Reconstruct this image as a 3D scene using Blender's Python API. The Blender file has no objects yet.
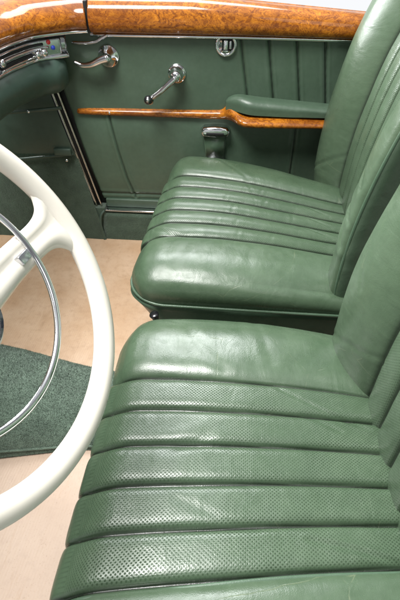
import bpy, bmesh, math, random
import numpy as np
from mathutils import Vector, noise as mnoise

random.seed(7)
scene = bpy.context.scene
col = scene.collection
R = math.radians

# ------------------------------------------------------------------ helpers
def tag(o, label=None, cat=None, group=None, kind=None):
    if label: o['label'] = label
    if cat: o['category'] = cat
    if group: o['group'] = group
    if kind: o['kind'] = kind
    return o

def empty(name, loc, label, cat, group=None):
    o = bpy.data.objects.new(name, None)
    o.empty_display_size = .05
    col.objects.link(o)
    o.location = loc
    return tag(o, label, cat, group)

def link(name, me, mat, parent=None):
    o = bpy.data.objects.new(name, me)
    col.objects.link(o)
    if mat: me.materials.append(mat)
    if parent is not None:
        o.parent = parent
        base = parent
        off = Vector((0, 0, 0))
        while base is not None:
            off += base.location
            base = base.parent
        o.location = -off          # meshes are written in world metres
        # keep nested offsets consistent
        if parent.type == 'MESH':
            o.location = Vector((0, 0, 0))
    return o

def mesh_np(name, V, F, mat, parent=None, smooth=True, attrs=None):
    me = bpy.data.meshes.new(name)
    me.from_pydata([tuple(map(float, v)) for v in V], [], [tuple(int(i) for i in f) for f in F])
    if smooth:
        me.polygons.foreach_set('use_smooth', [True] * len(me.polygons))
    for k, a in (attrs or {}).items():
        a = np.asarray(a, dtype=np.float32)
        if a.ndim == 1:
            at = me.attributes.new(k, 'FLOAT', 'POINT'); at.data.foreach_set('value', a)
        else:
            at = me.attributes.new(k, 'FLOAT_VECTOR', 'POINT'); at.data.foreach_set('vector', a.ravel())
    me.update()
    return link(name, me, mat, parent)

def bm_obj(name, bm, mat, parent=None, smooth=True):
    bmesh.ops.recalc_face_normals(bm, faces=bm.faces[:])
    me = bpy.data.meshes.new(name)
    bm.to_mesh(me); bm.free()
    if smooth:
        me.polygons.foreach_set('use_smooth', [True] * len(me.polygons))
    return link(name, me, mat, parent)

def box_bm(x0, x1, y0, y1, z0, z1, bev=.003, seg=3, bm=None):
    bm = bm or bmesh.new()
    r = bmesh.ops.create_cube(bm, size=1)
    vs = r['verts']
    for v in vs:
        v.co = Vector(((x0 + x1) / 2 + v.co.x * (x1 - x0), (y0 + y1) / 2 + v.co.y * (y1 - y0), (z0 + z1) / 2 + v.co.z * (z1 - z0)))
    if bev > 0:
        es = list({e for v in vs for e in v.link_edges})
        bmesh.ops.bevel(bm, geom=es, offset=bev, segments=seg, affect='EDGES', profile=.5)
    return bm

def catmull(pts, n=8, closed=False):
    P = [np.array(p, float) for p in pts]
    out = []
    m = len(P)
    rng = range(m) if closed else range(m - 1)
    for i in rng:
        p0 = P[(i - 1) % m] if closed else P[max(i - 1, 0)]
        p1 = P[i]; p2 = P[(i + 1) % m]
        p3 = P[(i + 2) % m] if closed else P[min(i + 2, m - 1)]
        for k in range(n):
            t = k / n
            out.append(.5 * ((2 * p1) + (-p0 + p2) * t + (2 * p0 - 5 * p1 + 4 * p2 - p3) * t * t + (-p0 + 3 * p1 - 3 * p2 + p3) * t ** 3))
    if not closed: out.append(P[-1])
    return out

def tube(pts, rad, bm=None, seg=10, closed=False, up=(0, 0, 1), flat=1.0, caps=True):
    """round (or oval) bar swept along pts; rad a number or one per point"""
    bm = bm or bmesh.new()
    P = [Vector(p) for p in pts]
    n = len(P)
    rads = rad if hasattr(rad, '__len__') else [rad] * n
    rings = []
    upv = Vector(up)
    for i in range(n):
        if closed: t = P[(i + 1) % n] - P[i - 1]
        else: t = P[min(i + 1, n - 1)] - P[max(i - 1, 0)]
        t.normalize()
        s = t.cross(upv)
        if s.length < 1e-5: s = t.cross(Vector((1, 0, 0)))
        s.normalize(); w = s.cross(t)
        rings.append([bm.verts.new(P[i] + rads[i] * (math.cos(a) * s + flat * math.sin(a) * w))
                      for a in [2 * math.pi * k / seg for k in range(seg)]])
    m = n if closed else n - 1
    for i in range(m):
        a, b = rings[i], rings[(i + 1) % n]
        for k in range(seg):
            bm.faces.new((a[k], a[(k + 1) % seg], b[(k + 1) % seg], b[k]))
    if caps and not closed:
        bm.faces.new(rings[0]); bm.faces.new(rings[-1][::-1])
    return bm

def lathe(c, axis, prof, seg=28, bm=None):
    """profile (radius, height along axis) turned about axis through c"""
    bm = bm or bmesh.new()
    ax = Vector(axis).normalized()
    s = ax.cross(Vector((0, 0, 1)))
    if s.length < 1e-4: s = Vector((1, 0, 0))
    s.normalize(); w = ax.cross(s)
    c = Vector(c); rings = []
    for r, h in prof:
        if r < 1e-6: rings.append([bm.verts.new(c + ax * h)])
        else: rings.append([bm.verts.new(c + ax * h + r * (math.cos(a) * s + math.sin(a) * w)) for a in [2 * math.pi * k / seg for k in range(seg)]])
    for a, b in zip(rings, rings[1:]):
        for k in range(seg):
            k2 = (k + 1) % seg
            if len(a) == 1 and len(b) == 1: continue
            if len(a) == 1: bm.faces.new((a[0], b[k], b[k2]))
            elif len(b) == 1: bm.faces.new((a[k], a[k2], b[0]))
            else: bm.faces.new((a[k], a[k2], b[k2], b[k]))
    return bm

def loft(sections, name, mat, parent, closed=False, caps=True):
    """sections: list of equal-length point lists"""
    bm = bmesh.new()
    rows = [[bm.verts.new(Vector(p)) for p in s] for s in sections]
    n = len(rows[0])
    for a, b in zip(rows, rows[1:]):
        for k in range(n if closed else n - 1):
            k2 = (k + 1) % n
            bm.faces.new((a[k], a[k2], b[k2], b[k]))
    if caps:
        bm.faces.new(rows[0]); bm.faces.new(rows[-1][::-1])
    return bm_obj(name, bm, mat, parent)

def sstep(a, b, x):
    t = np.clip((x - a) / (b - a), 0, 1)
    return t * t * (3 - 2 * t)

def seg_dist(X, Y, poly):
    d = np.full(X.shape, 1e9)
    for (x1, y1), (x2, y2) in zip(poly, poly[1:]):
        dx, dy = x2 - x1, y2 - y1
        L = dx * dx + dy * dy + 1e-12
        t = np.clip(((X - x1) * dx + (Y - y1) * dy) / L, 0, 1)
        d = np.minimum(d, np.hypot(X - x1 - t * dx, Y - y1 - t * dy))
    return d

def fnoise(P, scale, seed):
    off = Vector((seed * 7.31, seed * 3.17, seed * 1.7))
    return np.array([mnoise.noise(Vector(p) * scale + off) for p in P])

def rbox(x0, x1, y0, y1, h, cell, rxa, rxb, ry, rz, zc=None, yc=None):
    """box with softly rounded sides and top, open below. returns flat coords, rounded coords, normals, faces"""
    nx = max(2, round((x1 - x0) / cell)); ny = max(2, round((y1 - y0) / (yc or cell))); nz = max(2, round(h / (zc or cell)))
    idx = {}; P = []
    def vid(i, j, k):
        key = (i, j, k)
        if key not in idx:
            idx[key] = len(P)
            P.append((x0 + (x1 - x0) * i / nx, y0 + (y1 - y0) * j / ny, h * k / nz))
        return idx[key]
    F = []
    for i in range(nx):
        for j in range(ny):
            F.append((vid(i, j, nz), vid(i + 1, j, nz), vid(i + 1, j + 1, nz), vid(i, j + 1, nz)))
    for k in range(nz):
        for j in range(ny):
            F.append((vid(0, j, k), vid(0, j, k + 1), vid(0, j + 1, k + 1), vid(0, j + 1, k)))
            F.append((vid(nx, j, k), vid(nx, j + 1, k), vid(nx, j + 1, k + 1), vid(nx, j, k + 1)))
        for i in range(nx):
            F.append((vid(i, 0, k), vid(i + 1, 0, k), vid(i + 1, 0, k + 1), vid(i, 0, k + 1)))
            F.append((vid(i, ny, k), vid(i, ny, k + 1), vid(i + 1, ny, k + 1), vid(i + 1, ny, k)))
    P = np.array(P)
    inner = P.copy()
    inner[:, 0] = np.clip(P[:, 0], x0 + rxa, x1 - rxb)
    inner[:, 1] = np.clip(P[:, 1], y0 + ry, y1 - ry)
    inner[:, 2] = np.minimum(P[:, 2], h - rz)
    Rr = np.stack([np.where(P[:, 0] < (x0 + x1) / 2, rxa, rxb), np.full(len(P), ry), np.full(len(P), rz)], 1)
    d = (P - inner) / Rr
    L = np.linalg.norm(d, axis=1, keepdims=True)
    dn = np.where(L > 1e-9, d / np.maximum(L, 1e-9), 0)
    Q = inner + Rr * dn
    N = dn / Rr
    N /= np.maximum(np.linalg.norm(N, axis=1, keepdims=True), 1e-9)
    return P, Q, N, F

# ------------------------------------------------------------------ materials
class NT:
    def __init__(self, name):
        self.m = bpy.data.materials.new(name); self.m.use_nodes = True
        self.t = self.m.node_tree; self.t.nodes.clear()
        self.out = self.n('ShaderNodeOutputMaterial')
        self.b = self.n('ShaderNodeBsdfPrincipled')
        self.t.links.new(self.b.outputs[0], self.out.inputs[0])
    def n(self, typ, **kw):
        nd = self.t.nodes.new(typ)
        for k, v in kw.items(): setattr(nd, k, v)
        return nd
    def l(self, a, b): self.t.links.new(a, b)
    def set(self, **kw):
        for k, v in kw.items():
            s = self.b.inputs[k.replace('_', ' ')]
            s.default_value = v if not isinstance(v, tuple) or len(v) == 4 else (*v, 1)
    def coord(self, kind='Object', scale=(1, 1, 1), rot=(0, 0, 0), attr=None):
        mp = self.n('ShaderNodeMapping')
        if attr:
            a = self.n('ShaderNodeAttribute', attribute_name=attr); self.l(a.outputs['Vector'], mp.inputs[0])
        else:
            tc = self.n('ShaderNodeTexCoord'); self.l(tc.outputs[kind], mp.inputs[0])
        mp.inputs['Scale'].default_value = scale; mp.inputs['Rotation'].default_value = rot
        return mp.outputs[0]
    def noise(self, vec, scale, detail=4, rough=.55, dist=0):
        nd = self.n('ShaderNodeTexNoise'); self.l(vec, nd.inputs['Vector'])
        nd.inputs['Scale'].default_value = scale; nd.inputs['Detail'].default_value = detail
        nd.inputs['Roughness'].default_value = rough; nd.inputs['Distortion'].default_value = dist
        return nd
    def ramp(self, fac, stops, interp='LINEAR'):
        r = self.n('ShaderNodeValToRGB'); self.l(fac, r.inputs[0]); e = r.color_ramp.elements
        r.color_ramp.interpolation = interp
        while len(e) < len(stops): e.new(.5)
        for i, (p, c) in enumerate(stops):
            e[i].position = p
            e[i].color = (c, c, c, 1) if not isinstance(c, tuple) else (*c, 1)
        return r.outputs[0]
    def math(self, op, a, b=None, clamp=False):
        nd = self.n('ShaderNodeMath', operation=op, use_clamp=clamp)
        for i, v in enumerate((a, b)):
            if v is None: continue
            if hasattr(v, 'is_output'): self.l(v, nd.inputs[i])
            else: nd.inputs[i].default_value = v
        return nd.outputs[0]
    def mix(self, fac, a, b, mode='MIX'):
        nd = self.n('ShaderNodeMix', data_type='RGBA', blend_type=mode)
        for s, v in ((nd.inputs[0], fac), (nd.inputs[6], a), (nd.inputs[7], b)):
            if hasattr(v, 'is_output'): self.l(v, s)
            elif isinstance(v, tuple): s.default_value = (*v, 1)
            else: s.default_value = v
        return nd.outputs[2]
    def bump(self, h, strength, dist, prev=None):
        nd = self.n('ShaderNodeBump'); self.l(h, nd.inputs['Height'])
        nd.inputs['Strength'].default_value = strength; nd.inputs['Distance'].default_value = dist
        if prev is not None: self.l(prev, nd.inputs['Normal'])
        return nd.outputs[0]

def leather(name, base, light, rough=.36, perf=0.0, cracks=.6, wrinkle=1.0, stitch=False, attr=None, pitch=.0043, ior=1.55):
    t = NT(name)
    co = t.coord(attr=attr)
    big = t.noise(co, 9, 4, .6)
    fine = t.noise(co, 60, 5, .6)
    c = t.mix(t.ramp(big.outputs[0], [(.3, 0.0), (.7, 1.0)]), base, light)
    c = t.mix(t.math('MULTIPLY', t.ramp(fine.outputs[0], [(.35, 0.0), (.75, 1.0)]), .36), c, tuple(v * .72 for v in base))
    # worn creases: thin pale cracks in distorted cells, only here and there
    dn = t.noise(co, 16, 3, .5)
    va = t.n('ShaderNodeVectorMath', operation='MULTIPLY_ADD')
    t.l(dn.outputs['Color'], va.inputs[0]); va.inputs[1].default_value = (.022, .022, .022); t.l(co, va.inputs[2])
    vo = t.n('ShaderNodeTexVoronoi', feature='DISTANCE_TO_EDGE'); t.l(va.outputs[0], vo.inputs['Vector']); vo.inputs['Scale'].default_value = 6.5
    crk = t.ramp(vo.outputs['Distance'], [(0.0, 1.0), (.0065, 0.0)])
    gate = t.ramp(t.noise(co, 6.5, 2).outputs[0], [(.49, 0.0), (.62, 1.0)])
    crk = t.math('MULTIPLY', t.math('MULTIPLY', crk, gate), t.ramp(t.noise(co, 48, 3).outputs[0], [(.40, 0.0), (.58, 1.0)]))
    if perf > 0:
        fa = t.n('ShaderNodeAttribute', attribute_name='flute')
        crk = t.math('MULTIPLY', crk, t.math('SUBTRACT', 1.0, fa.outputs['Fac']))
    c = t.mix(t.math('MULTIPLY', crk, cracks * .36), c, (.30, .32, .20))
    h_perf = None
    if perf > 0:
        fl = t.n('ShaderNodeAttribute', attribute_name='flute')
        pc = t.coord(attr='flat', rot=(0, 0, R(45)))
        vp = t.n('ShaderNodeTexVoronoi', feature='F1', voronoi_dimensions='2D'); vp.inputs['Randomness'].default_value = 0.06
        vp.inputs['Scale'].default_value = 1 / pitch; t.l(pc, vp.inputs['Vector'])
        hole = t.math('MULTIPLY', t.ramp(vp.outputs['Distance'], [(.22, 1.0), (.38, 0.0)]), fl.outputs['Fac'])
        wear = t.ramp(t.noise(co, 11, 3).outputs[0], [(.3, .45), (.65, 1.0)])
        hole = t.math('MULTIPLY', hole, wear)
        c = t.mix(t.math('MULTIPLY', hole, 0.62 * perf), c, tuple(v * .28 for v in base))
        h_perf = t.math('SUBTRACT', 1.0, hole)
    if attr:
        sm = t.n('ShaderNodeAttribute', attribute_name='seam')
        c = t.mix(t.math('MULTIPLY', sm.outputs['Fac'], .9), c, tuple(v * .07 for v in base))  # dark seam thread and dirt, plus painted groove shade where the mask is wide
        if stitch:
            st = t.n('ShaderNodeAttribute', attribute_name='stitch')
            c = t.mix(st.outputs['Fac'], c, (.13, .06, .035))
    t.l(c, t.b.inputs['Base Color'])
    rr = t.ramp(t.noise(co, 22, 5, .65).outputs[0], [(.3, rough - .07), (.75, rough + .13)])
    t.l(rr, t.b.inputs['Roughness'])
    t.set(IOR=ior)
    # bumps: slow folds, pores, cracks, punched holes
    str_co = t.coord(attr=attr, scale=(1.0, .45, 1.0), rot=(0, 0, R(28)))
    wr = t.noise(str_co, 34, 3, .5, .8)
    nrm = t.bump(wr.outputs[0], .16 * wrinkle, .010)
    pores = t.n('ShaderNodeTexVoronoi'); t.l(co, pores.inputs['Vector']); pores.inputs['Scale'].default_value = 620
    nrm = t.bump(pores.outputs['Distance'], .10, .0012, nrm)
    nrm = t.bump(t.math('SUBTRACT', 1.0, crk), .2, .0012, nrm)
    if h_perf is not None:
        nrm = t.bump(h_perf, .20 * perf, .0012, nrm)
        t.l(t.math('SUBTRACT', .5, t.math('MULTIPLY', t.math('SUBTRACT', 1.0, h_perf), .46)), t.b.inputs['Specular IOR Level'])
    t.l(nrm, t.b.inputs['Normal'])
    return t.m

def chrome(name='chrome', tint=(.82, .83, .85), rough=.07):
    t = NT(name); t.set(Metallic=1.0, Base_Color=tint)
    co = t.coord()
    t.l(t.ramp(t.noise(co, 40, 4, .7).outputs[0], [(.3, rough * .6), (.8, rough * 2.2)]), t.b.inputs['Roughness'])
    return t.m

def plain(name, colr, rough=.5, metal=0, var=.25, scale=25, bump=0.0, coat=0.0, ior=1.5):
    t = NT(name); co = t.coord()
    n = t.noise(co, scale, 5, .6)
    t.l(t.mix(t.ramp(n.outputs[0], [(.3, 0.0), (.7, 1.0)]), tuple(v * (1 - var) for v in colr), tuple(min(v * (1 + var * .5), .95) for v in colr)), t.b.inputs['Base Color'])
    t.set(Roughness=rough, Metallic=metal, Coat_Weight=coat, Coat_Roughness=.06, IOR=ior)
    if bump: t.l(t.bump(n.outputs[0], bump, .002), t.b.inputs['Normal'])
    return t.m

def burl():
    t = NT('burl_wood'); co = t.coord(scale=(1, 1.4, 1.4))
    warp = t.noise(co, 9, 3, .55, 1.5)
    va = t.n('ShaderNodeVectorMath', operation='MULTIPLY_ADD')
    t.l(warp.outputs['Color'], va.inputs[0]); va.inputs[1].default_value = (.10, .10, .10); t.l(co, va.inputs[2])
    n1 = t.noise(va.outputs[0], 58, 7, .78, .5)
    n2 = t.noise(va.outputs[0], 150, 4, .7)
    n3 = t.noise(co, 7, 3, .5)
    c = t.ramp(n1.outputs[0], [(.30, (.07, .016, .002)), (.43, (.24, .065, .005)), (.55, (.50, .165, .010)), (.72, (.68, .27, .022))])
    c = t.mix(t.ramp(n2.outputs[0], [(.52, 0.0), (.70, .75)]), c, (.09, .022, .002))
    c = t.mix(t.ramp(n3.outputs[0], [(.32, .75), (.56, 0.0)]), c, (.15, .036, .003))
    t.l(c, t.b.inputs['Base Color'])
    t.set(Roughness=.5, Coat_Weight=.7, Coat_Roughness=.09, IOR=1.5, Specular_IOR_Level=.15)
    t.l(t.bump(t.noise(co, 12, 2).outputs[0], .05, .01), t.b.inputs['Coat Normal'])
    return t.m

def carpet(name, a, b):
    t = NT(name); co = t.coord()
    n1 = t.noise(co, 420, 3, .7); n2 = t.noise(co, 24, 5, .65); n3 = t.noise(co, 150, 4, .7)
    c = t.mix(t.ramp(n1.outputs[0], [(.35, 0.0), (.68, 1.0)]), a, b)
    c = t.mix(t.ramp(n2.outputs[0], [(.3, .55), (.62, 0.0)]), c, tuple(v * .5 for v in a))
    t.l(c, t.b.inputs['Base Color']); t.set(Roughness=1.0, Specular_IOR_Level=.1, Sheen_Weight=.25)
    nr = t.bump(n3.outputs[0], .7, .006); nr = t.bump(n1.outputs[0], .9, .004, nr)
    t.l(nr, t.b.inputs['Normal'])
    return t.m

def floor_mat():
    t = NT('tan_floor_mat'); co = t.coord()
    n1 = t.noise(co, 5, 5, .6); n2 = t.noise(co, 45, 5, .7); n3 = t.noise(t.coord(scale=(1, .08, 1), rot=(0, 0, R(20))), 60, 3, .6)
    c = t.mix(t.ramp(n1.outputs[0], [(.35, 0.0), (.65, 1.0)]), (.45, .29, .17), (.56, .40, .27))
    c = t.mix(t.ramp(n2.outputs[0], [(.50, 0.0), (.72, .40)]), c, (.30, .18, .10))
    # darker, browner towards the far footwell
    sx = t.n('ShaderNodeSeparateXYZ'); t.l(co, sx.inputs[0])
    far = t.n('ShaderNodeMapRange'); far.inputs[1].default_value = .5; far.inputs[2].default_value = .95; t.l(sx.outputs[1], far.inputs[0])
    c = t.mix(far.outputs[0], t.mix(.6, c, (.44, .355, .30)), c)
    wv = t.n('ShaderNodeTexWave'); t.l(t.coord(rot=(0, 0, R(4))), wv.inputs['Vector']); wv.inputs['Scale'].default_value = 48; wv.inputs['Distortion'].default_value = .3
    c = t.mix(t.math('MULTIPLY', wv.outputs['Fac'], .10), c, (.40, .28, .19))
    n4 = t.noise(co, 260, 3, .7); c = t.mix(t.ramp(n4.outputs[0], [(.60, 0.0), (.72, .45)]), c, (.26, .17, .10))
    n5 = t.noise(t.coord(scale=(1, .35, 1), rot=(0, 0, R(-30))), 14, 6, .75, 1.0); c = t.mix(t.ramp(n5.outputs[0], [(.54, 0.0), (.70, .35)]), c, (.36, .23, .13))
    t.l(c, t.b.inputs['Base Color']); t.set(Roughness=.55)
    nr = t.bump(n3.outputs[0], .25, .006); nr = t.bump(wv.outputs['Fac'], .15, .001, nr); nr = t.bump(n2.outputs[0], .15, .002, nr)
    t.l(nr, t.b.inputs['Normal'])
    return t.m

G1, G2 = (.057, .097, .055), (.086, .132, .080)
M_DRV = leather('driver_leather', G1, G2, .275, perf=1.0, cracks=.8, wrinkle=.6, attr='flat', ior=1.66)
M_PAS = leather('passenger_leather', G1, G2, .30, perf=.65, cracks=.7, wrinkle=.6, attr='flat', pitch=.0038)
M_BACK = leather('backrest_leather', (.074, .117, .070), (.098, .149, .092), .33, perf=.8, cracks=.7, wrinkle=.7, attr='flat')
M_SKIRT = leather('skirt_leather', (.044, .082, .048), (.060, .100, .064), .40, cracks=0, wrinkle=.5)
M_SIDE_SHADED = leather('shaded_side_leather', (.062, .102, .063), (.082, .126, .082), .38, cracks=0, wrinkle=.6)  # same leather as the backrest, darkened to paint in the shade of its sides
M_PIPE = leather('piping_leather', (.06, .11, .066), (.085, .14, .09), .33, cracks=0, wrinkle=.3)
M_TRIM = leather('trim_leather', (.050, .084, .056), (.062, .100, .068), .42, cracks=0, wrinkle=.3)
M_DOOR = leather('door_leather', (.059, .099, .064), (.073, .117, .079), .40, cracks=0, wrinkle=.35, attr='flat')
M_PAD = leather('armrest_leather', (.066, .110, .072), (.082, .130, .088), .34, cracks=0, wrinkle=.6)
M_DASH = leather('dash_leather', (.046, .084, .066), (.058, .102, .080), .38, cracks=0, wrinkle=.2)
M_KICK = leather('kick_leather', (.042, .072, .052), (.054, .088, .064), .44, cracks=0, wrinkle=.3)
M_BURL = burl()
M_CHROME = chrome()
M_SATIN = chrome('satin_chrome', (.62, .63, .66), .16)
M_COPPER = plain('tan_welt', (.74, .66, .57), .24, .9, .15, 60)
M_BLACK = plain('black_bakelite', (.012, .012, .014), .22, coat=.6)
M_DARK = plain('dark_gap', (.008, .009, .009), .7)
M_IVORY = plain('ivory_plastic', (.80, .755, .675), .24, 0, .09, 9, coat=.5)
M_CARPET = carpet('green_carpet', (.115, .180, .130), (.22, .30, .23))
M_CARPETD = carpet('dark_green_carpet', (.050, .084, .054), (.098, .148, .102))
M_FLOOR = floor_mat()
M_RED = plain('red_dot', (.55, .02, .02), .35, coat=.5)
M_BLUE = plain('blue_dot', (.02, .06, .55), .35, coat=.5)
M_NAVY = plain('navy_enamel', (.02, .02, .06), .25, coat=.5)
M_PAINT = plain('cream_paint', (.72, .68, .64), .3, 0, .04, 8, coat=.5)

# ------------------------------------------------------------------ setting
nx, ny = 90, 110
V = []; F = []
for i in range(nx + 1):
    for j in range(ny + 1):
        x = -1.25 + 2.3 * i / nx; y = -.22 + 1.76 * j / ny
        z = .0035 * mnoise.noise(Vector((x * 5, y * 5, 0))) + .0015 * mnoise.noise(Vector((x * 17, y * 17, 3)))
        V.append((x, y, z - .003))
for i in range(nx):
    for j in range(ny):
        a = i * (ny + 1) + j; F.append((a, a + ny + 1, a + ny + 2, a + 1))
fl = mesh_np('floor', V, F, M_FLOOR); tag(fl, kind='structure')

# carpeted tunnel between the footwells
tn = empty('carpeted_tunnel', (-.6, .72, 0), 'mid green carpeted hump running along the tan floor between the footwells', 'carpet')
nu, nv = 70, 60
V = []; F = []
for i in range(nu + 1):
    x = -1.2 + 1.25 * i / nu
    e = float(sstep(np.array(-.75), np.array(-.2), np.array(x)))
    h = .140 - .10 * e
    yn = .490 + .087 * e + .006 * math.sin(x * 9); yf = .865 - .055 * e + .005 * math.sin(x * 7 + 1)
    for j in range(nv + 1):
        s = -1 + 2 * j / nv
        z = h * (1 - abs(s) ** 3.2) ** .75
        y = (yn + yf) / 2 + s * (yf - yn) / 2
        z += .003 * mnoise.noise(Vector((x * 14, y * 14, 1))) + .0016 * mnoise.noise(Vector((x * 120, y * 120, 5)))
        V.append((x, y, z))
for i in range(nu):
    for j in range(nv):
        a = i * (nv + 1) + j; F.append((a, a + nv + 1, a + nv + 2, a + 1))
Va = np.array(V); rs = np.random.RandomState(4)
def pile(Va, F, count, hgt, wid):
    Fa = np.array(F)
    q = Fa[rs.randint(0, len(Fa), count)]
    a, b = rs.rand(count, 1), rs.rand(count, 1)
    p = (Va[q[:, 0]] * (1 - a) + Va[q[:, 1]] * a) * (1 - b) + (Va[q[:, 3]] * (1 - a) + Va[q[:, 2]] * a) * b
    n = np.cross(Va[q[:, 1]] - Va[q[:, 0]], Va[q[:, 3]] - Va[q[:, 0]]); n /= np.linalg.norm(n, axis=1, keepdims=True) + 1e-12
    n *= np.sign(n[:, 2:3] + 1e-9)
    t = rs.randn(count, 3); t -= n * (t * n).sum(1, keepdims=True); t /= np.linalg.norm(t, axis=1, keepdims=True)
    l = rs.randn(count, 3) * .35
    tip = p + (n + l) * hgt * (.6 + .7 * rs.rand(count, 1))
    pts = np.stack([p - t * wid, p + t * wid, tip], 1).reshape(-1, 3)
    return pts, np.arange(count * 3).reshape(-1, 3)
pp, pf = pile(Va, F, 150000, .0026, .0006)
mesh_np('carpet', np.vstack([Va, pp]), [tuple(f) for f in F] + [tuple(f + len(Va)) for f in pf], M_CARPET, tn)
bm_obj('bound_edge', tube([V[i * (nv + 1) + 1] for i in range(nu + 1)], .0035, seg=8), M_CARPET, tn)

# ------------------------------------------------------------------ seats
FL = .0705
def flute_profile(y, A, B, nfl=5, soft=.016, pw=3.0):
    """height over the seam level, closeness to a seam, flute mask"""
    half = nfl * FL / 2
    t = (y + half) / FL
    fr = t - np.floor(t)
    inside = np.abs(y) < half
    hf = A * (1 - np.abs(2 * fr - 1) ** pw)
    dist_out = np.abs(y) - half
    hb = B * (1 - np.exp(-np.maximum(dist_out, 0) / soft))
    dseam = np.where(inside, np.minimum(fr, 1 - fr) * FL, np.abs(dist_out))
    return np.where(inside, hf, hb), dseam, inside.astype(float)

def taper(x, y, x0, inb):
    # outboard half of the cushion closes in towards the back
    sx = np.clip((np.asarray(x) - x0) / .50, 0, 1.25)
    half = 2.5 * FL
    u = np.maximum(0, half - inb * np.asarray(y))
    return np.where(inb * np.asarray(y) < half, inb * (half - u * (1 - .215 * sx)), y)

def make_cushion(parent, Yc, dx, mat, folds, seed, A, inb, tilt, pw, shx, name='cushion'):
    x0, x1 = -.212 + dx, .395 + dx
    w = .346
    CH = .073
    P, Q, N, F = rbox(x0, x1, -w, w, CH, .0050, .075, .05, .085, .052, zc=.006, yc=.0024)
    x, y, z = P[:, 0], P[:, 1], P[:, 2]
    xf = (x - x0) / (x1 - x0)
    ywob = y + .0022 * fnoise(np.stack([x * 1, y * 0, y * 0], 1), 7, seed)
    hgt, ds, ins = flute_profile(ywob, A, .019, pw=pw)
    wz = .72 + .28 * sstep(.0, .05, z + 0 * x)
    front = sstep(.35, .9, -N[:, 0])
    hgt = np.where((inb * y > 2.5 * FL) & (inb > 0), hgt * (1 - .85 * np.clip(xf, 0, 1) ** 1.5), hgt)
    hgt = np.where(ins > 0, hgt * (1 - .6 * front) + .010 * front, hgt * (1 - .45 * front))
    D = hgt * wz - .006 * wz - .0045 * (1 - .5 * front) * np.exp(-(ds / .0026) ** 2) * wz * (np.abs(y) < .19)
    # broad puffiness and sag
    D += .017 * sstep(.01, .06, z) * np.sin(np.pi * np.clip((x - x0) / .53, 0, 1.2)) - .004 * wz * np.exp(-((xf - .62) / .25) ** 2 - (y / .16) ** 2)
    D += .0013 * wz * fnoise(P, 7, seed + 3) + .0004 * wz * fnoise(P, 30, seed + 9)
    for pts, width, depth in folds:
        d = seg_dist(x - dx, y, pts)
        D += wz * (-depth * np.exp(-(d / width) ** 2) + .45 * depth * np.exp(-((d - 2.1 * width) / (1.3 * width)) ** 2))
    W = Q + N * D[:, None]
    W[:, 2] -= tilt * sstep(0, 1, xf) * np.clip(z / CH, 0, 1)
    W[:, 1] = taper(W[:, 0], W[:, 1], x0, inb) + Yc
    W[:, 2] += .300 - (.013 if inb > 0 else 0)
    W[:, 0] += shx * (W[:, 1] - Yc)
    top = wz * (z > .05)
    # sprung front edge follows the flutes
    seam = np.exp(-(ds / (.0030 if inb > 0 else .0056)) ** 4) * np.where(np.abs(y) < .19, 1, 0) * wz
    flute = ins * sstep(.003, .007, ds) * (1 - front)
    ks = np.abs(((x * 1000) % 22) - 11)
    stitch = np.where((ks < 1.9) & (ds > .0018) & (ds < .0056) & (ywob - np.floor(ywob / FL + .5) * FL < 9) & (np.abs(y) < .15), .7 * (fnoise(P, 6, 50) > .12), 0)
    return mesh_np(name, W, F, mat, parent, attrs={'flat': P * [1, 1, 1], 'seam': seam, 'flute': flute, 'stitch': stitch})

def outline(x0, x1, y0, y1, r, n=10):
    pts = []
    for cx, cy, a0 in ((x1 - r, y1 - r, 0), (x0 + r, y1 - r, 90), (x0 + r, y0 + r, 180), (x1 - r, y0 + r, 270)):
        for k in range(n + 1):
            a = R(a0 + 90 * k / n); pts.append((cx + r * math.cos(a), cy + r * math.sin(a)))
    return pts

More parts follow.
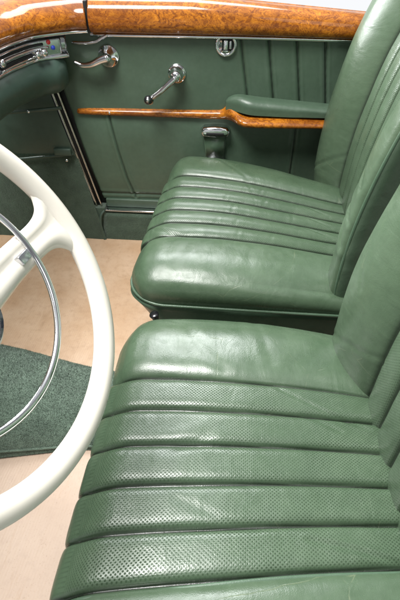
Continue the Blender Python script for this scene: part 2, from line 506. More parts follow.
BH = .693
def make_backrest(parent, Yc, dx, mat, folds, seed, w, skew, rec_d):
    """b: up the back, y: across, c: out towards the front"""
    Z0, TH = .262, .135
    P, Q, N, F = rbox(0, BH, -w, w, TH, .0060, .035, .13, .018, .020, zc=.008, yc=.0027)
    b, y, c = P[:, 0], P[:, 1], P[:, 2]
    wc = sstep(TH * .55, TH * .95, c)
    half = 2.5 * FL
    hgt, ds, ins = flute_profile(y, .0085, .006, soft=.012, pw=3.0)
    fade = 1 - sstep(BH * .80, BH * .97, b)
    # side wings stand proud of the fluted middle
    ay = np.abs(y)
    ramp = np.clip((ay - half) / (w - half), 0, 1)
    crest = np.sin(np.pi / 2 * np.clip(ramp / .72, 0, 1)) ** .9
    rec = -rec_d * (1 - crest) * fade - .0035 * np.clip((ramp - .72) / .28, 0, 1) ** 2
    wing = .004
    D = wc * (rec + wing + hgt * fade - .006 * np.exp(-(ds / .0042) ** 2) * fade * (ay < .19))
    D += wc * (.0035 * fnoise(P, 7, seed) + .0004 * fnoise(P, 30, seed + 4))
    for pts, width, depth in folds:
        d = seg_dist(y, b, pts)
        D += wc * (-depth * np.exp(-(d / width) ** 2) + .4 * depth * np.exp(-((d - 2.1 * width) / (1.3 * width)) ** 2))
    Wl = Q + N * D[:, None]
    bb, yy, cc = Wl[:, 0], Wl[:, 1], Wl[:, 2]
    z = Z0 + bb
    curve = .42 * np.maximum(z - .40, 0) ** 2 + .10 * np.maximum(.36 - z, 0)
    X = .236 + dx + curve + TH - cc + skew * yy
    V = np.stack([X, Yc + yy, z], 1)
    seam = np.exp(-(ds / .0048) ** 4) * np.where(ay < half + .007, 1, 0) * wc * fade  # wide mask, paints groove shade into the leather colour beside the seam
    flute = ins * sstep(.003, .007, ds) * fade
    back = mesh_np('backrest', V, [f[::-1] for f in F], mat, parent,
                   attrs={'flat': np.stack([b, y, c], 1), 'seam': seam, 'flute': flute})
    back.data.materials.append(M_SIDE_SHADED)
    side = (ay > w - .001) & (c < TH * .97)
    fl_ = np.array([side[list(f)].all() for f in F])
    back.data.polygons.foreach_set('material_index', fl_.astype(np.int32))
    # piping along the outer front edges
    for s in (-1, 1):
        pts = []
        for k in range(41):
            b_ = .022 + (BH - .12) * k / 40
            zz = Z0 + b_
            pts.append((.236 + dx + .42 * max(zz - .40, 0) ** 2 + .10 * max(.36 - zz, 0) + skew * s * w + .0035 + .004 * max(0, (k - 34) / 6) ** 2, Yc + s * (w - .0015), zz))
        bm = tube(pts, .0040, seg=8, up=(1, 0, 0))
        bm_obj('piping', bm, M_PIPE, back)
    # rear shell
    bm = box_bm(.236 + dx + TH + .002, .236 + dx + TH + .03, Yc - w + .03, Yc + w - .03, Z0 + .03, Z0 + BH - .16, .01)
    for v in bm.verts: v.co.x += .42 * max(v.co.z - .40, 0) ** 2
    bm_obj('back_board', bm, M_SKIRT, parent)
    return back

def make_seat(Yc, dx, label, mat, folds, bfolds, seed, A, lever, bead, inb, tilt, pw, bdx, skew, rec):
    shx = skew * .9
    t = empty('upholstered_chair', (dx, Yc, 0), label, 'car seat', 'front seats of the car')
    cu = make_cushion(t, Yc, dx, mat, folds, seed, A, inb, tilt, pw, shx)
    o = [(x, Yc + float(taper(x, y - Yc, -.212 + dx, inb))) for x, y in outline((-.2125 if inb > 0 else -.2165) + dx, .392 + dx, Yc - .3585, Yc + .3585, .092)]
    zl = .013 if inb > 0 else 0
    bm = tube([(x + shx * (y - Yc), y, .301 - zl + .012 * max(0, -(x - dx) - .08) / .13) for x, y in o], .0036, seg=8, closed=True)
    bm_obj('piping', bm, M_PIPE, cu)
    if bead:
        pts = [(x, Yc - 2.5 * FL - .0075, 0) for x in np.linspace(-.20, .29, 60)]
        pts = [(p[0] + dx, Yc + float(taper(p[0] + dx, p[1] - Yc, -.212 + dx, inb)) + .0015 * math.sin(p[0] * 14), .2745 + .086 + .017 * math.sin(math.pi * min(1, max(0, (p[0] + .212) / .53))) - tilt * float(sstep(np.array(0.), np.array(1.), np.array((p[0] + .212) / .607))) - .003 - .045 * max(0, (-.155 - p[0]) / .05) ** 2) for p in pts]
        bm_obj('seam_piping', tube(pts, .0034, seg=8), M_PIPE, cu)
    # skirt, drawn in towards the floor
    secs = []
    for k in range(13):
        f = k / 12
        x0 = (-.206 if inb > 0 else -.217) + dx + .115 * f ** .85; x1 = .388 + dx - .03 * f; yy = .357 - .022 * f
        oo = outline(x0, x1, Yc - yy, Yc + yy, .075)
        secs.append([(x + shx * (y - Yc), Yc + float(taper(x, y - Yc, -.212 + dx, inb)), .301 - zl - .237 * f) for x, y in oo])
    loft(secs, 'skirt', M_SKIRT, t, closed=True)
    for s in (-1, 1):
        bm = box_bm(-.10 + dx, .30 + dx, Yc + s * .22 - .02, Yc + s * .22 + .02, -.004, .066, .004)
        bm_obj('runner', bm, M_DARK, t)
    make_backrest(t, Yc, bdx, M_BACK, bfolds, seed + 20, .331, skew, rec)
    if lever:
        a, b = Vector((-.153, .764, .215)), Vector((-.168, .760, .286))
        bm = tube(catmull([(-.115, .805, .165), (-.140, .775, .175), tuple(a), tuple(b)], 6), .0035, seg=10)
        lv = bm_obj('adjuster_lever', bm, M_CHROME, t)
        d = (b - a).normalized()
        bm = lathe(b - d * .012, d, [(0, -.012), (.005, -.012), (.006, -.004), (.0105, .012), (.0115, .016), (.010, .0185), (0, .019)])
        bm_obj('knob', bm, M_BLACK, lv)
    return t

rng = random.Random(3)
dfolds = [([(.10, .165), (.17, .125), (.25, .085)], .0035, .0013),
          ([(.14, .11), (.20, .075)], .004, .0008), ([(.13, -.13), (.20, -.15), (.25, -.17)], .004, .0016),
          ([(-.06, -.06), (.03, -.105), (.06, -.11)], .006, .0005),
          ([(-.10, .33), (-.04, .24), (.0, .20)], .009, .0009), ([(.06, .34), (.09, .22)], .009, .0008), ([(-.02, .05), (-.08, .02)], .010, .001)]
pfolds = []
for k in range(5):
    yc = (-2 + k) * FL
    for q in range(2):
        xx = rng.uniform(-.02, .22); sl = rng.uniform(-.012, .012)
        pfolds.append(([(xx - sl, yc - .024), (xx, yc), (xx + sl * .6, yc + .022)], .0035, rng.uniform(.0004, .0010)))
    if k in (1, 2, 3): pfolds.append(([(.19, yc + .026), (.235, yc + .008), (.29, yc - .020)], .0038, .0014))
for q in range(4):
    xx = -.10 + .085 * q
    pfolds.append(([(xx, -.30), (xx + rng.uniform(-.02, .03), -.24), (xx + rng.uniform(-.02, .02), -.20)], .010, .0006))
pfolds.append(([(-.06, .30), (.02, .22), (.05, .19)], .006, .0008))
pfolds.append(([(-.19, -.14), (-.12, -.172)], .006, .002))
bf_d = [([(.32, .10), (.25, .15), (.17, .19)], .0045, .0014), ([(.30, .32), (.26, .27)], .005, .001)]
bf_p = [([(.33, .08), (.25, .13), (.18, .19)], .005, .002), ([(-.31, .20), (-.26, .26), (-.22, .33)], .008, .004),
        ([(-.31, .26), (-.24, .30)], .006, .003), ([(-.30, .33), (-.22, .40)], .007, .003)]
make_seat(.338, 0.0, 'green leather front seat nearest the camera, broad flutes covered in punched dots', M_DRV, dfolds, bf_d, 11, .0090, False, True, 1, .014, 5, -.010, .0, .045)
make_seat(1.135, -.009, 'green leather front seat beside the far door, its flutes creased and shiny', M_PAS, pfolds, bf_p, 31, .0125, True, False, -1, .034, 2.6, .0250, .053, .072)

# ------------------------------------------------------------------ far door
DY = 1.55
door = empty('door_assembly', (-.5, DY, .1), 'dark green leather door with burl wood cap beyond the far seat', 'car door')
def edge(z): return -.501 - .203 * (z - .117)
nxx, nzz = 540, 120
Pn = []; F = []
for i in range(nxx + 1):
    for j in range(nzz + 1):
        z = .150 + (.722 - .150) * j / nzz
        Pn.append((edge(z) + (.85 - edge(z)) * i / nxx, z))
Pn = np.array(Pn)
for i in range(nxx):
    for j in range(nzz):
        a = i * (nzz + 1) + j; F.append((a, a + nzz + 1, a + nzz + 2, a + 1))
X, Z = Pn[:, 0], Pn[:, 1]
D = .004 * fnoise(np.stack([X, Z * 0, Z], 1), 4, 2) + .0012 * fnoise(np.stack([X, Z * 0, Z], 1), 15, 5)
xs = X - .19 * (.714 - Z)
t = (xs - 0.0) / .0845
fr = t - np.floor(t)
up = sstep(.475, .485, Z) * (X > -.02) * (t > 0)
D += up * .006 * (1 - np.abs(2 * fr - 1) ** 3) 
seams = [[(-.436, .468), (-.43, .43), (-.415, .34), (-.395, .24), (-.372, .160)], [(.204, .44), (.207, .16)], [(-.52, .172), (.85, .172)]] + [[(.0845 * k + .19 * .239, .475), (.0845 * k, .714)] for k in range(9)]
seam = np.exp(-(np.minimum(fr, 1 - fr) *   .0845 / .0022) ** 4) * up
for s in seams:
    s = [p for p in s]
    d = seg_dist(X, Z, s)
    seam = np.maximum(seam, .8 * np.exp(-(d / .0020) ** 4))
    D += -.005 * np.exp(-(d / .0024) ** 2) + .0022 * np.exp(-((d - .010) / .006) ** 2)
low = (Z < .46) & (Z > .172)
D += np.where(low, .008 * np.clip(1 - ((Z - .316) / .144) ** 4, 0, 1), 0)
de = X - edge(Z)
D -= .012 * np.exp(-(de / .006) ** 2)
V = np.stack([X, DY - D, Z], 1)
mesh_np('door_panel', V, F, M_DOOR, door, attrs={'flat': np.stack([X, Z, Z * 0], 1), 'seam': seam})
bm_obj('door_shell', box_bm(-.485, .9, DY + .012, DY + .07, .135, .70, .004), M_KICK, door)

def cap_section(s=0.0):
    return [(1.552, .7165), (1.535, .7185), (1.519, .728), (1.512, .745), (1.514, .768), (1.523, .789), (1.540, .803), (1.565, .8085), (1.600, .8075), (1.612, .803), (1.612, .74), (1.60, .72)]
sec = [tuple(p) for p in catmull([(y, z) for y, z in cap_section()], 4)]
xs_ = [-.4515, -.451] + list(np.linspace(-.44, .9, 28))
secs = []
for i, x in enumerate(xs_):
    k = 1
    hk = 1 - .33 * max(0, min(1.3, (x + .15) / .5))
    secs.append([(x, 1.56 + (y - 1.56) * k, .7165 - .012 * max(0, x) + (.76 + (z - .76) * k - .7165) * hk) for y, z in sec])
loft(secs, 'wood_cap', M_BURL, door, closed=True)
bm_obj('chrome_strip', tube([(x, 1.541, .712 - .012 * max(0, x)) for x in np.linspace(-.458, .9, 30)], .0052, seg=10), M_CHROME, door)
bm_obj('chrome_end', tube(catmull([(-.405, 1.538, .713), (-.425, 1.537, .704), (-.445, 1.537, .694), (-.475, 1.537, .690), (-.52, 1.54, .690)], 6), .0045, seg=10), M_SATIN, door)
# outside top of the door
def drop(x): return .012 * max(0, x) + .030 * max(0, min(1.3, (x + .15) / .5))
wsb = box_bm(-.455, .9, 1.613, 1.622, .70, .790, .003)
bmesh.ops.subdivide_edges(wsb, edges=[e for e in wsb.edges if abs(e.verts[0].co.x - e.verts[1].co.x) > .5], cuts=14)
for v in wsb.verts: v.co.z -= drop(v.co.x)
bm_obj('window_seal', wsb, M_DARK, door)
xo = np.linspace(-.455, .9, 24)
bm_obj('outer_trim', tube([(x, 1.628, .796 - drop(x)) for x in xo], .0065, seg=12), M_CHROME, door)
secs = [[(x, 1.636, .76 - drop(x)), (x, 1.636, .793 - drop(x)), (x, 1.645, .797 - drop(x)), (x, 1.66, .795 - drop(x)), (x, 1.675, .788 - drop(x)), (x, 1.70, .765 - drop(x)), (x, 1.73, .69), (x, 1.76, .55), (x, 1.77, .2), (x, 1.74, -.05)] for x in xo]
loft(secs, 'outer_skin', M_PAINT, door, caps=False)
# wood rail and armrest
tops = [(-.541, .483), (-.53, .489), (-.40, .4925), (-.29, .4925), (-.15, .4935), (-.075, .495), (-.045, .500), (-.026, .522), (-.005, .515), (.015, .505), (.06, .501), (.29, .498), (.5, .496)]
bots = [(-.541, .476), (-.53, .469), (-.40, .467), (-.29, .467), (-.15, .466), (-.075, .465), (-.045, .466), (-.026, .465), (-.005, .462), (.015, .458), (.06, .456), (.29, .460), (.5, .460)]
deps = [.004, .012, .015, .015, .015, .016, .020, .034, .058, .080, .090, .088, .086]
TT = catmull([(a[0], a[1], b[1], d) for a, b, d in zip(tops, bots, deps)], 8)
secs = []
for x, zt, zb, d in TT:
    zm = (zt + zb) / 2; hh = (zt - zb) / 2
    secs.append([(x, DY + .004 - (d + .004) * math.sin(R(a)), zm + hh * math.cos(R(a))) for a in range(0, 181, 15)])
rail = loft(secs, 'wood_rail', M_BURL, door, closed=True)
bm_obj('rail_screw', lathe((-.43, DY - .0125, .480), (0, -1, 0), [(0, .003), (.003, .0025), (.0045, 0), (.0045, -.003)], 14), M_CHROME, rail)
P, Q, N, F = rbox(-.036, .5, 0, .082, .052, .004, .06, .02, .03, .026)
x, y, z = Q[:, 0], Q[:, 1], Q[:, 2]
tp = sstep(-.04, .05, x)
yy = DY + .006 - (.082 - y) * (.48 + .38 * tp)
zz = .500 + z * .84 + (.006 * np.exp(-((x - .0) / .06) ** 2)) - .020 * sstep(.0, .4, x) * (z / .052) + .0012 * fnoise(P, 20, 4) + .003 * (y / .082)
mesh_np('armrest', np.stack([x, yy, zz], 1), F, M_PAD, door, attrs={'flat': P})
bm_obj('armrest_base', box_bm(-.01, .5, DY - .045, DY + .004, .494, .504, .003), M_DARK, door)
# inner door handle
hd = bm_obj('door_handle', lathe((-.412, DY + .002, .652), (0, -1, 0), [(.034, -.004), (.034, .004), (.031, .009), (.026, .011), (.024, .017), (.015, .022), (.012, .036), (.010, .040), (0, .042)]), M_CHROME, door)
pth = catmull([(-.408, DY - .034, .655), (-.432, DY - .036, .648), (-.462, DY - .037, .636), (-.490, DY - .035, .633), (-.514, DY - .032, .641)], 6)
bm_obj('lever', tube(pth, [.0175 - .0085 * (i / (len(pth) - 1)) for i in range(len(pth))], seg=14, flat=.75), M_CHROME, hd)
# window crank
cr = bm_obj('window_crank', lathe((-.196, DY + .002, .605), (0, -1, 0), [(.030, -.004), (.030, .004), (.027, .008), (.021, .010), (.021, .020), (.018, .022), (.018, .030), (.019, .034), (.016, .044), (.007, .049), (0, .050)]), M_CHROME, door)
pth = catmull([(-.196, DY - .038, .604), (-.222, DY - .041, .583), (-.250, DY - .044, .560), (-.280, DY - .046, .541)], 6)
bm_obj('crank_arm', tube(pth, [.0165 - .0060 * (i / (len(pth) - 1)) for i in range(len(pth))], seg=12, flat=.7), M_CHROME, cr)
kb = bm_obj('crank_knob', lathe((-.283, DY - .044, .537), (0, -1, .25), [(0, -.004), (.012, -.004), (.013, .002), (.010, .010), (.0135, .018), (.0135, .026), (.010, .032), (0, .034)]), M_BLACK, cr)
bm_obj('knob_ring', lathe((-.283, DY - .046, .537), (0, -1, .25), [(.0135, -.003), (.0150, 0), (.0135, .004)]), M_CHROME, kb)
bm_obj('knob_cap', lathe((-.283, DY - .078, .545), (0, -1, .25), [(.0062, -.002), (.0058, .0015), (0, .002)]), M_SATIN, kb)
# lock
lk = bm_obj('door_lock', lathe((-.042, DY + .001, .690), (0, -1, 0), [(.034, -.004), (.034, .003), (.031, .008), (.026, .009), (.0235, .001), (0, .001)]), M_CHROME, door)
bm_obj('lock_slot', box_bm(-.052, -.020, DY - .004, DY + .0, .676, .706, .002), M_DARK, lk)
bm_obj('lock_catch', box_bm(-.049, -.036, DY - .014, DY - .002, .678, .704, .003), M_CHROME, lk)
bm_obj('lock_button', box_bm(-.032, -.025, DY - .010, DY - .002, .680, .702, .002), M_SATIN, lk)
# ashtray below the rail
bm = bmesh.new()
pr = [(-.107, .418), (-.030, .418), (-.037, .335), (-.100, .335)]
vs0 = [bm.verts.new((x, DY - .026, z)) for x, z in pr]; vs1 = [bm.verts.new((x, DY + .004, z)) for x, z in pr]
bm.faces.new(vs0)
for k in range(4): bm.faces.new((vs0[k], vs0[(k + 1) % 4], vs1[(k + 1) % 4], vs1[k]))
bmesh.ops.bevel(bm, geom=bm.edges[:], offset=.004, segments=3, affect='EDGES')
ash = bm_obj('ashtray', bm, M_PIPE, door)
lid = [(-.118, .436), (-.108, .447), (-.068, .450), (-.028, .447), (-.018, .436), (-.022, .420), (-.068, .416), (-.114, .420)]
secs = []
for y, sc in ((DY + .003, 1.0), (DY - .030, 1.0), (DY - .038, .93), (DY - .040, .80)):
    secs.append([(-.068 + (x + .068) * sc, y, .433 + (z - .433) * sc) for x, z in lid])
bm_obj_l = loft(secs, 'lid', M_CHROME, ash, closed=True)
bm_obj('lid_inlay', box_bm(-.098, -.038, DY - .0425, DY - .036, .424, .433, .002), M_DARK, ash)
bm_obj('foot_strip', box_bm(-.104, -.034, DY - .029, DY + .002, .329, .336, .002), M_SATIN, ash)
bm_obj('bottom_trim', box_bm(-.49, .9, DY - .012, DY + .012, .117, .151, .004), M_TRIM, door)

# sill under the door
sill = empty('door_sill', (-.4, 1.5, 0), 'carpeted sill with thin bright strip below the far door', 'door sill')
V = []; F = []
n1, n2 = 120, 16
for i in range(n1 + 1):
    for j in range(n2 + 1):
        x = -.508 + 1.4 * i / n1; f = j / n2
        y = 1.492 + .022 * f + .003 * mnoise.noise(Vector((x * 9, f * 2, 0))); z = -.008 + .118 * f
        if f > .9: y += .03 * (f - .9) / .1
        if i == 0: y += .01
        V.append((x, y, z))
for i in range(n1):
    for j in range(n2):
        a = i * (n2 + 1) + j; F.append((a, a + n2 + 1, a + n2 + 2, a + 1))
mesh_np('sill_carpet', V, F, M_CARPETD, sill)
bm_obj('sill_board', box_bm(-.505, .9, 1.535, 1.60, -.01, .1085, .002), M_DARK, sill)
bm_obj('chrome_strip', box_bm(-.502, .9, 1.515, 1.546, .109, .1165, .003), M_CHROME, sill)
bm_obj('carpet_binding', tube(catmull([(-.495, 1.515, .112), (-.508, 1.505, .095), (-.512, 1.497, .06), (-.508, 1.492, .02), (-.502, 1.488, -.004)], 6), .0055, seg=8), M_KICK, sill)

# kick panel ahead of the door
kick = empty('kick_panel', (-.75, 1.52, 0), 'dark green footwell side panel between dashboard and far door, carpeted below', 'kick panel')
def kx(z): return -.520 - .215 * (z - .117)
def kick_sheet(z0, z1, y0, y1, n, name, mat, bul):
    V = []; F = []
    for i in range(41):
        for j in range(n + 1):
            z = z0 + (z1 - z0) * j / n
            x1 = kx(z); x = -1.25 + (x1 + 1.25) * i / 40
            y = y0 + (y1 - y0) * j / n - bul * (1 - (2 * j / n - 1) ** 4) + .003 * mnoise.noise(Vector((x * 8, z * 8, 2)))
            V.append((x, y, z))
    for i in range(40):
        for j in range(n):
            a = i * (n + 1) + j; F.append((a, a + n + 1, a + n + 2, a + 1))
    return mesh_np(name, V, F, mat, kick)
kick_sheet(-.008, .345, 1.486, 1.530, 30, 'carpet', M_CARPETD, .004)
kick_sheet(.335, .74, 1.515, 1.530, 24, 'vinyl_panel', M_KICK, .012)
bm_obj('edge_strip', tube([(-1.2, 1.512, .283), (-.9, 1.512, .300), (-.66, 1.512, .329), (-.575, 1.516, .339)], .005, seg=8), M_KICK, kick)
bm_obj('bracket', box_bm(-.640, -.578, 1.500, 1.522, .338, .362, .003), M_KICK, kick)
bm_obj('screw', lathe((-.602, 1.507, .318), (0, -1, 0), [(0, .004), (.004, .003), (.006, 0), (.006, -.004)], 14), M_CHROME, kick)
for off, r in ((.0, .0036), (.019, .0034)):
    pts = [(-.524 + off - .205 * (z - .117), 1.528, z) for z in np.linspace(.117 if off else .122, .66, 20)]
    bm_obj('welt', tube(pts, r, seg=8), M_COPPER, kick)
gb = box_bm(-.05, -.004, 1.5345, 1.548, .112, .735, .0)
for v in gb.verts: v.co.x += -.505 - .205 * (v.co.z - .117)
bm_obj('pillar', gb, M_DARK, kick)
gb2 = box_bm(-.07, .07, 1.5535, 1.60, .112, .735, .0)
for v in gb2.verts: v.co.x += -.505 - .205 * (v.co.z - .117)
bm_obj('pillar_back', gb2, M_DARK, kick)
bm_obj('corner_post', box_bm(-.56, -.492, 1.512, 1.60, -.01, .125, .002), M_CARPETD, kick)
bm_obj('cap_joint', box_bm(-.4612, -.4518, 1.516, 1.61, .722, .803, .001), M_DARK, kick)
lip = catmull([(-.80, 1.47, .487), (-.74, 1.46, .500), (-.68, 1.46, .506), (-.62, 1.475, .508), (-.58, 1.50, .505)], 6)
bm_obj('pocket_lip', tube(lip, .006, seg=8), M_KICK, kick)
bm_obj('lip_glint', lathe((-.675, 1.453, .507), (0, -1, .5), [(0, .003), (.003, .002), (.005, 0), (.005, -.004)], 12), M_CHROME, kick)  # small chrome bead put in for the highlight on the lip
# toe board closing the front of the footwells
tb = bmesh.new()
q = [tb.verts.new(p) for p in ((-1.0, -.22, -.02), (-1.0, 1.54, -.02), (-1.22, 1.54, .45), (-1.22, -.22, .45))]
tb.faces.new(q); q2 = [tb.verts.new(p) for p in ((-1.22, 1.54, .80), (-1.22, -.22, .80))]
tb.faces.new((q[3], q[2], q2[0], q2[1]))
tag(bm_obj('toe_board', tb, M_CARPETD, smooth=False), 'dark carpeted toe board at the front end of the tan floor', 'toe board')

# ------------------------------------------------------------------ dashboard
dash = empty('dashboard', (-.64, .8, .6), 'burl topped dashboard with green padded roll and heater levers, curving into the far door', 'dashboard')
raw = [(-.462, 1.528), (-.505, 1.515), (-.56, 1.477), (-.604, 1.434), (-.626, 1.376), (-.641, 1.311), (-.650, 1.20), (-.655, 1.0), (-.655, .6), (-.655, .2), (-.655, -.1)]
path = [np.array(p) for p in catmull(raw, 8)]
def frames(path):
    out = []
    for i, p in enumerate(path):
        t = path[min(i + 1, len(path) - 1)] - path[max(i - 1, 0)]
        t = t / np.linalg.norm(t)
        nrm = np.array([-t[1], t[0]])      # points into the cabin
        out.append((p, nrm))
    return out
FR = frames(path)
if FR[-1][1][0] < 0: FR = [(p, -n) for p, n in FR]
def sweep(profile, rng_, name, mat, parent, closed=True, caps=True, dz=0):
    """profile: (inwards, z)"""
    secs = []
    for i in rng_:
        p, n = FR[i]
        secs.append([(p[0] + n[0] * a, p[1] + n[1] * a, z + dz) for a, z in profile])
    return loft(secs, name, mat, parent, closed=closed, caps=caps)
capp = [tuple(p) for p in catmull([(-.003, .7300), (.012, .7315), (.023, .739), (.027, .753), (.022, .772), (.006, .791), (-.018, .803), (-.05, .8085), (-.10, .811), (-.14, .811), (-.145, .78), (-.06, .735)], 4)]
N_ = len(FR)
sweep(capp, range(0, N_), 'wood_cap', M_BURL, dash)
bmc = tube([(p[0] + n[0] * .008, p[1] + n[1] * .008, .7255) for p, n in FR], .0055, seg=10)
bm_obj('chrome_strip', bmc, M_CHROME, dash)
lo = 10
# dark channel, bright fascia and padded roll
sweep([(-.006, .664), (.000, .664), (.000, .722), (-.006, .722)], range(11, N_), 'fascia', M_SATIN, dash)
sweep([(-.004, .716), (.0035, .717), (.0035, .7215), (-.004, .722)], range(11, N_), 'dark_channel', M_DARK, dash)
bm_obj('lower_strip', tube([(p[0] + n[0] * .004, p[1] + n[1] * .004, .664) for p, n in FR[11:]], .0058, seg=10), M_CHROME, dash)
roll = [tuple(p) for p in catmull([(-.08, .662), (-.005, .661), (.010, .655), (.022, .636), (.024, .610), (.014, .580), (-.008, .560), (-.04, .552), (-.09, .552)], 5)]
i0 = 12
secs = []
for i in range(i0, N_):
    p, n = FR[i]
    k = min(1, (i - i0 + .6) / 5) ** .5
    secs.append([(p[0] + n[0] * (-.05 + (a + .05) * (.35 + .65 * k)), p[1] + n[1] * (-.05 + (a + .05) * (.35 + .65 * k)), .61 + (z - .61) * (.55 + .45 * k)) for a, z in roll])
loft(secs, 'padded_roll', M_DASH, dash, closed=True)
# heater controls on the fascia: position measured along the path
def on_fascia(s, z, out):
    i = s; k = int(i); f = i - k
    p = FR[k][0] * (1 - f) + FR[k + 1][0] * f; n = FR[k][1]
    return Vector((p[0] + n[0] * out, p[1] + n[1] * out, z)), Vector((n[0], n[1], 0))
def bar(s0, s1, z0, z1, out, r, name, mat, parent, n=10):
    pts = [tuple(on_fascia(s0 + (s1 - s0) * k / n, z0 + (z1 - z0) * k / n, out)[0]) for k in range(n + 1)]
    return bm_obj(name, tube(pts, r, seg=10), mat, parent)
hp = sweep([(-.002, .668), (.0035, .668), (.0045, .674), (.0045, .708), (.0035, .713), (-.002, .713)], range(13, 47), 'heater_panel', M_SATIN, dash)
bar(20, 44, .703, .703, .005, .0040, 'slot', M_DARK, hp, 20)
bar(24, 43, .682, .680, .005, .0042, 'slot', M_DARK, hp, 20)
bar(18, 45, .6935, .692, .007, .0042, 'slider_rail', M_CHROME, hp, 20)
bar(24, 43, .6735, .6715, .007, .0030, 'slider_rail', M_CHROME, hp, 20)
for s, z in ((44.2, .698), (24.5, .682), (21.0, .684)):
    c, n = on_fascia(s, z, .003)
    bm_obj('heater_knob', lathe(c, n, [(.010, 0), (.011, .008), (.008, .013), (.011, .020), (.009, .026), (0, .028)], 18), M_CHROME, hp)
for s, z, m, nm in ((17.6, .706, M_RED, 'red_dot'), (16.2, .690, M_BLUE, 'blue_dot'), (45.2, .676, M_BLUE, 'blue_dot')):
    c, n = on_fascia(s, z, .004)
    bm_obj(nm, lathe(c, n, [(.0068, -.001), (.0062, .003), (.004, .005), (0, .0056)], 18), m, hp)

# ------------------------------------------------------------------ steering wheel
C = Vector((-.2662, .3042, .7253))
wn = Vector((.83094, -.12808, .54142)).normalized(); wu = Vector((.15234, .98833, 0)).normalized(); wv = wn.cross(wu)
wheel = empty('steering_wheel', C, 'cream steering wheel with chrome horn ring in front of the near seat', 'steering wheel')
def wp(u, v, o=0): return C + wu * u + wv * v + wn * o
Rc = .2018
bm = bmesh.new(); rings = []
NS = 160
for i in range(NS):
    a = 2 * math.pi * i / NS
    d = wu * math.cos(a) + wv * math.sin(a)
    rings.append([bm.verts.new(C + d * (Rc + .0150 * math.cos(q)) + wn * (.0125 * math.sin(q) - .0016 * (1 + math.cos(6 * q)) * 0)) for q in [2 * math.pi * k / 20 for k in range(20)]])
for i in range(NS):
    for k in range(20):
        bm.faces.new((rings[i][k], rings[i][(k + 1) % 20], rings[(i + 1) % NS][(k + 1) % 20], rings[(i + 1) % NS][k]))
bm_obj('rim', bm, M_IVORY, wheel)
# crosswise spoke with flared ends, dished towards the hub
def spoke_half(s):
    top = [(.030, .006), (.09, .0015), (.140, .0), (.160, .001), (.173, .0055), (.181, .014), (.187, .026), (.195, .040)]
    bot = [(.030, -.046), (.09, -.043), (.138, -.041), (.156, -.042), (.166, -.047), (.173, -.056), (.179, -.070), (.187, -.088)]
    T = catmull(top, 5); B = catmull(bot, 5)
    secs = []
    for (u1, v1), (u2, v2) in zip(T, B):
        ring = []
        m = 10
        for k in range(m + 1):
            f = k / m; u = u1 + (u2 - u1) * f; v = v1 + (v2 - v1) * f
            dish = -.022 * float(1 - sstep(np.array(.10), np.array(.195), np.array(math.hypot(u, v))))
            edgef = (1 - abs(2 * f - 1) ** 4)
            ring.append((u, v, dish - .001 + .0085 * edgef - .004 * math.exp(-((f - .42) / .16) ** 2)))
        for k in range(m, -1, -1):
            f = k / m; u = u1 + (u2 - u1) * f; v = v1 + (v2 - v1) * f
            dish = -.022 * float(1 - sstep(np.array(.10), np.array(.195), np.array(math.hypot(u, v))))
            ring.append((u, v, dish - .0015 - .0075 * (1 - abs(2 * f - 1) ** 4)))
        secs.append([tuple(wp(s * u, v, o)) for u, v, o in ring])
    return secs
for s in (1, -1):
    loft(spoke_half(s), 'spoke', M_IVORY, wheel, closed=True)
Cr = C - wn * .010
pts = [tuple(Cr + .1345 * (wu * math.cos(a) + wv * math.sin(a))) for a in [2 * math.pi * i / 120 for i in range(120)]]
hr = bm_obj('horn_ring', tube(pts, .0046, seg=14, closed=True, up=tuple(wn), flat=.8), M_CHROME, wheel)
bm = box_bm(-.010, .010, -.006, .006, -.0045, .0045, .0015)
for v in bm.verts: v.co = wp(.119 + v.co.x, -.0235 + v.co.y, -.0135 + v.co.z)
bm_obj('ring_clip', bm, M_SATIN, hr)
hc = C + wv * -.021 - wn * .03
hub = bm_obj('hub', lathe(hc, wn, [(.030, -.05), (.045, -.03), (.047, 0), (.047, .014), (.045, .020), (.0425, .021)], 40), M_IVORY, wheel)
bm_obj('horn_button', lathe(hc, wn, [(.0415, .016), (.0415, .024), (.038, .031), (.02, .037), (0, .038)], 40), M_NAVY, hub)
bm_obj('column', tube([tuple(hc - wn * .045), tuple(hc - wn * .2), tuple(hc - wn * .46)], .026, seg=20), M_IVORY, wheel)

# ------------------------------------------------------------------ camera, light
cam_d = bpy.data.cameras.new('camera')
cam_d.sensor_fit = 'VERTICAL'; cam_d.sensor_height = 36; cam_d.sensor_width = 24; cam_d.lens = 27
cam_d.clip_start = .01; cam_d.clip_end = 200
cam = bpy.data.objects.new('camera', cam_d); col.objects.link(cam)
cam.location = (0, 0, 1.02)
cam.rotation_euler = (R(90 - 41.6), 0, R(4.5))
scene.camera = cam

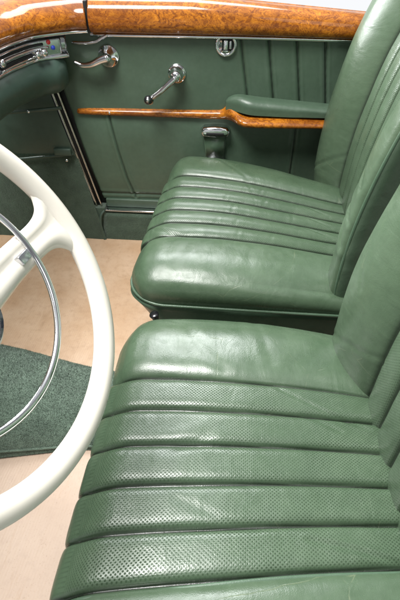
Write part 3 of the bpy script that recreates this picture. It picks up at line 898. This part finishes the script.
WORLD = [(.47, .95), (.575, .85), (.65, .30), (.80, .24), (.9, .45)]
w = bpy.data.worlds.new('World'); scene.world = w; w.use_nodes = True
nt = w.node_tree; nt.nodes.clear()
o = nt.nodes.new('ShaderNodeOutputWorld'); bg = nt.nodes.new('ShaderNodeBackground'); nt.links.new(bg.outputs[0], o.inputs[0])
tc = nt.nodes.new('ShaderNodeTexCoord'); sx = nt.nodes.new('ShaderNodeSeparateXYZ'); nt.links.new(tc.outputs['Generated'], sx.inputs[0])
mr = nt.nodes.new('ShaderNodeMapRange'); mr.inputs[1].default_value = -1; mr.inputs[2].default_value = 1; nt.links.new(sx.outputs[2], mr.inputs[0])
cr_ = nt.nodes.new('ShaderNodeValToRGB'); nt.links.new(mr.outputs[0], cr_.inputs[0])
e = cr_.color_ramp.elements
e[0].position = 0; e[0].color = (.95, .95, .95, 1)
e[1].position = 1; e[1].color = (1.3, 1.32, 1.35, 1)
for p_, v_ in WORLD:
    m_ = e.new(p_); m_.color = (v_, v_ * 1.015, v_ * 1.04, 1)
my = nt.nodes.new('ShaderNodeMapRange'); my.inputs[1].default_value = -.7; my.inputs[2].default_value = .25
my.inputs[3].default_value = .55; my.inputs[4].default_value = 1.0; nt.links.new(sx.outputs[1], my.inputs[0])
mx = nt.nodes.new('ShaderNodeVectorMath'); mx.operation = 'SCALE'
nt.links.new(cr_.outputs[0], mx.inputs[0]); nt.links.new(my.outputs[0], mx.inputs['Scale'])
nt.links.new(mx.outputs[0], bg.inputs[0]); bg.inputs[1].default_value = 1.0

def area(name, loc, target, size, power, colr=(1, 1, 1)):
    L = bpy.data.lights.new(name, 'AREA'); L.shape = 'ELLIPSE'; L.size, L.size_y = size; L.energy = power; L.color = colr
    ob = bpy.data.objects.new(name, L); col.objects.link(ob); ob.location = loc
    ob.rotation_euler = (Vector(target) - Vector(loc)).to_track_quat('-Z', 'Y').to_euler()
    return ob
area('softbox', (-.75, .45, 2.7), (-.1, .6, .3), (1.1, 1.3), 112, (1, .985, .96))
area('softbox', (-.35, 2.6, 2.4), (0, .9, .3), (1.6, 1.0), 56, (.97, .985, 1))
area('softbox', (-2.3, 2.9, 1.7), (.3, 1.2, .7), (1.6, 1.1), 150, (.97, .985, 1))
area('softbox', (.9, -.9, 2.5), (.1, .7, .3), (1.4, 1.2), 8, (1, .98, .95))

scene.view_settings.view_transform = 'Standard'
scene.view_settings.look = 'None'
scene.view_settings.exposure = 0
scene.render.engine = 'CYCLES'
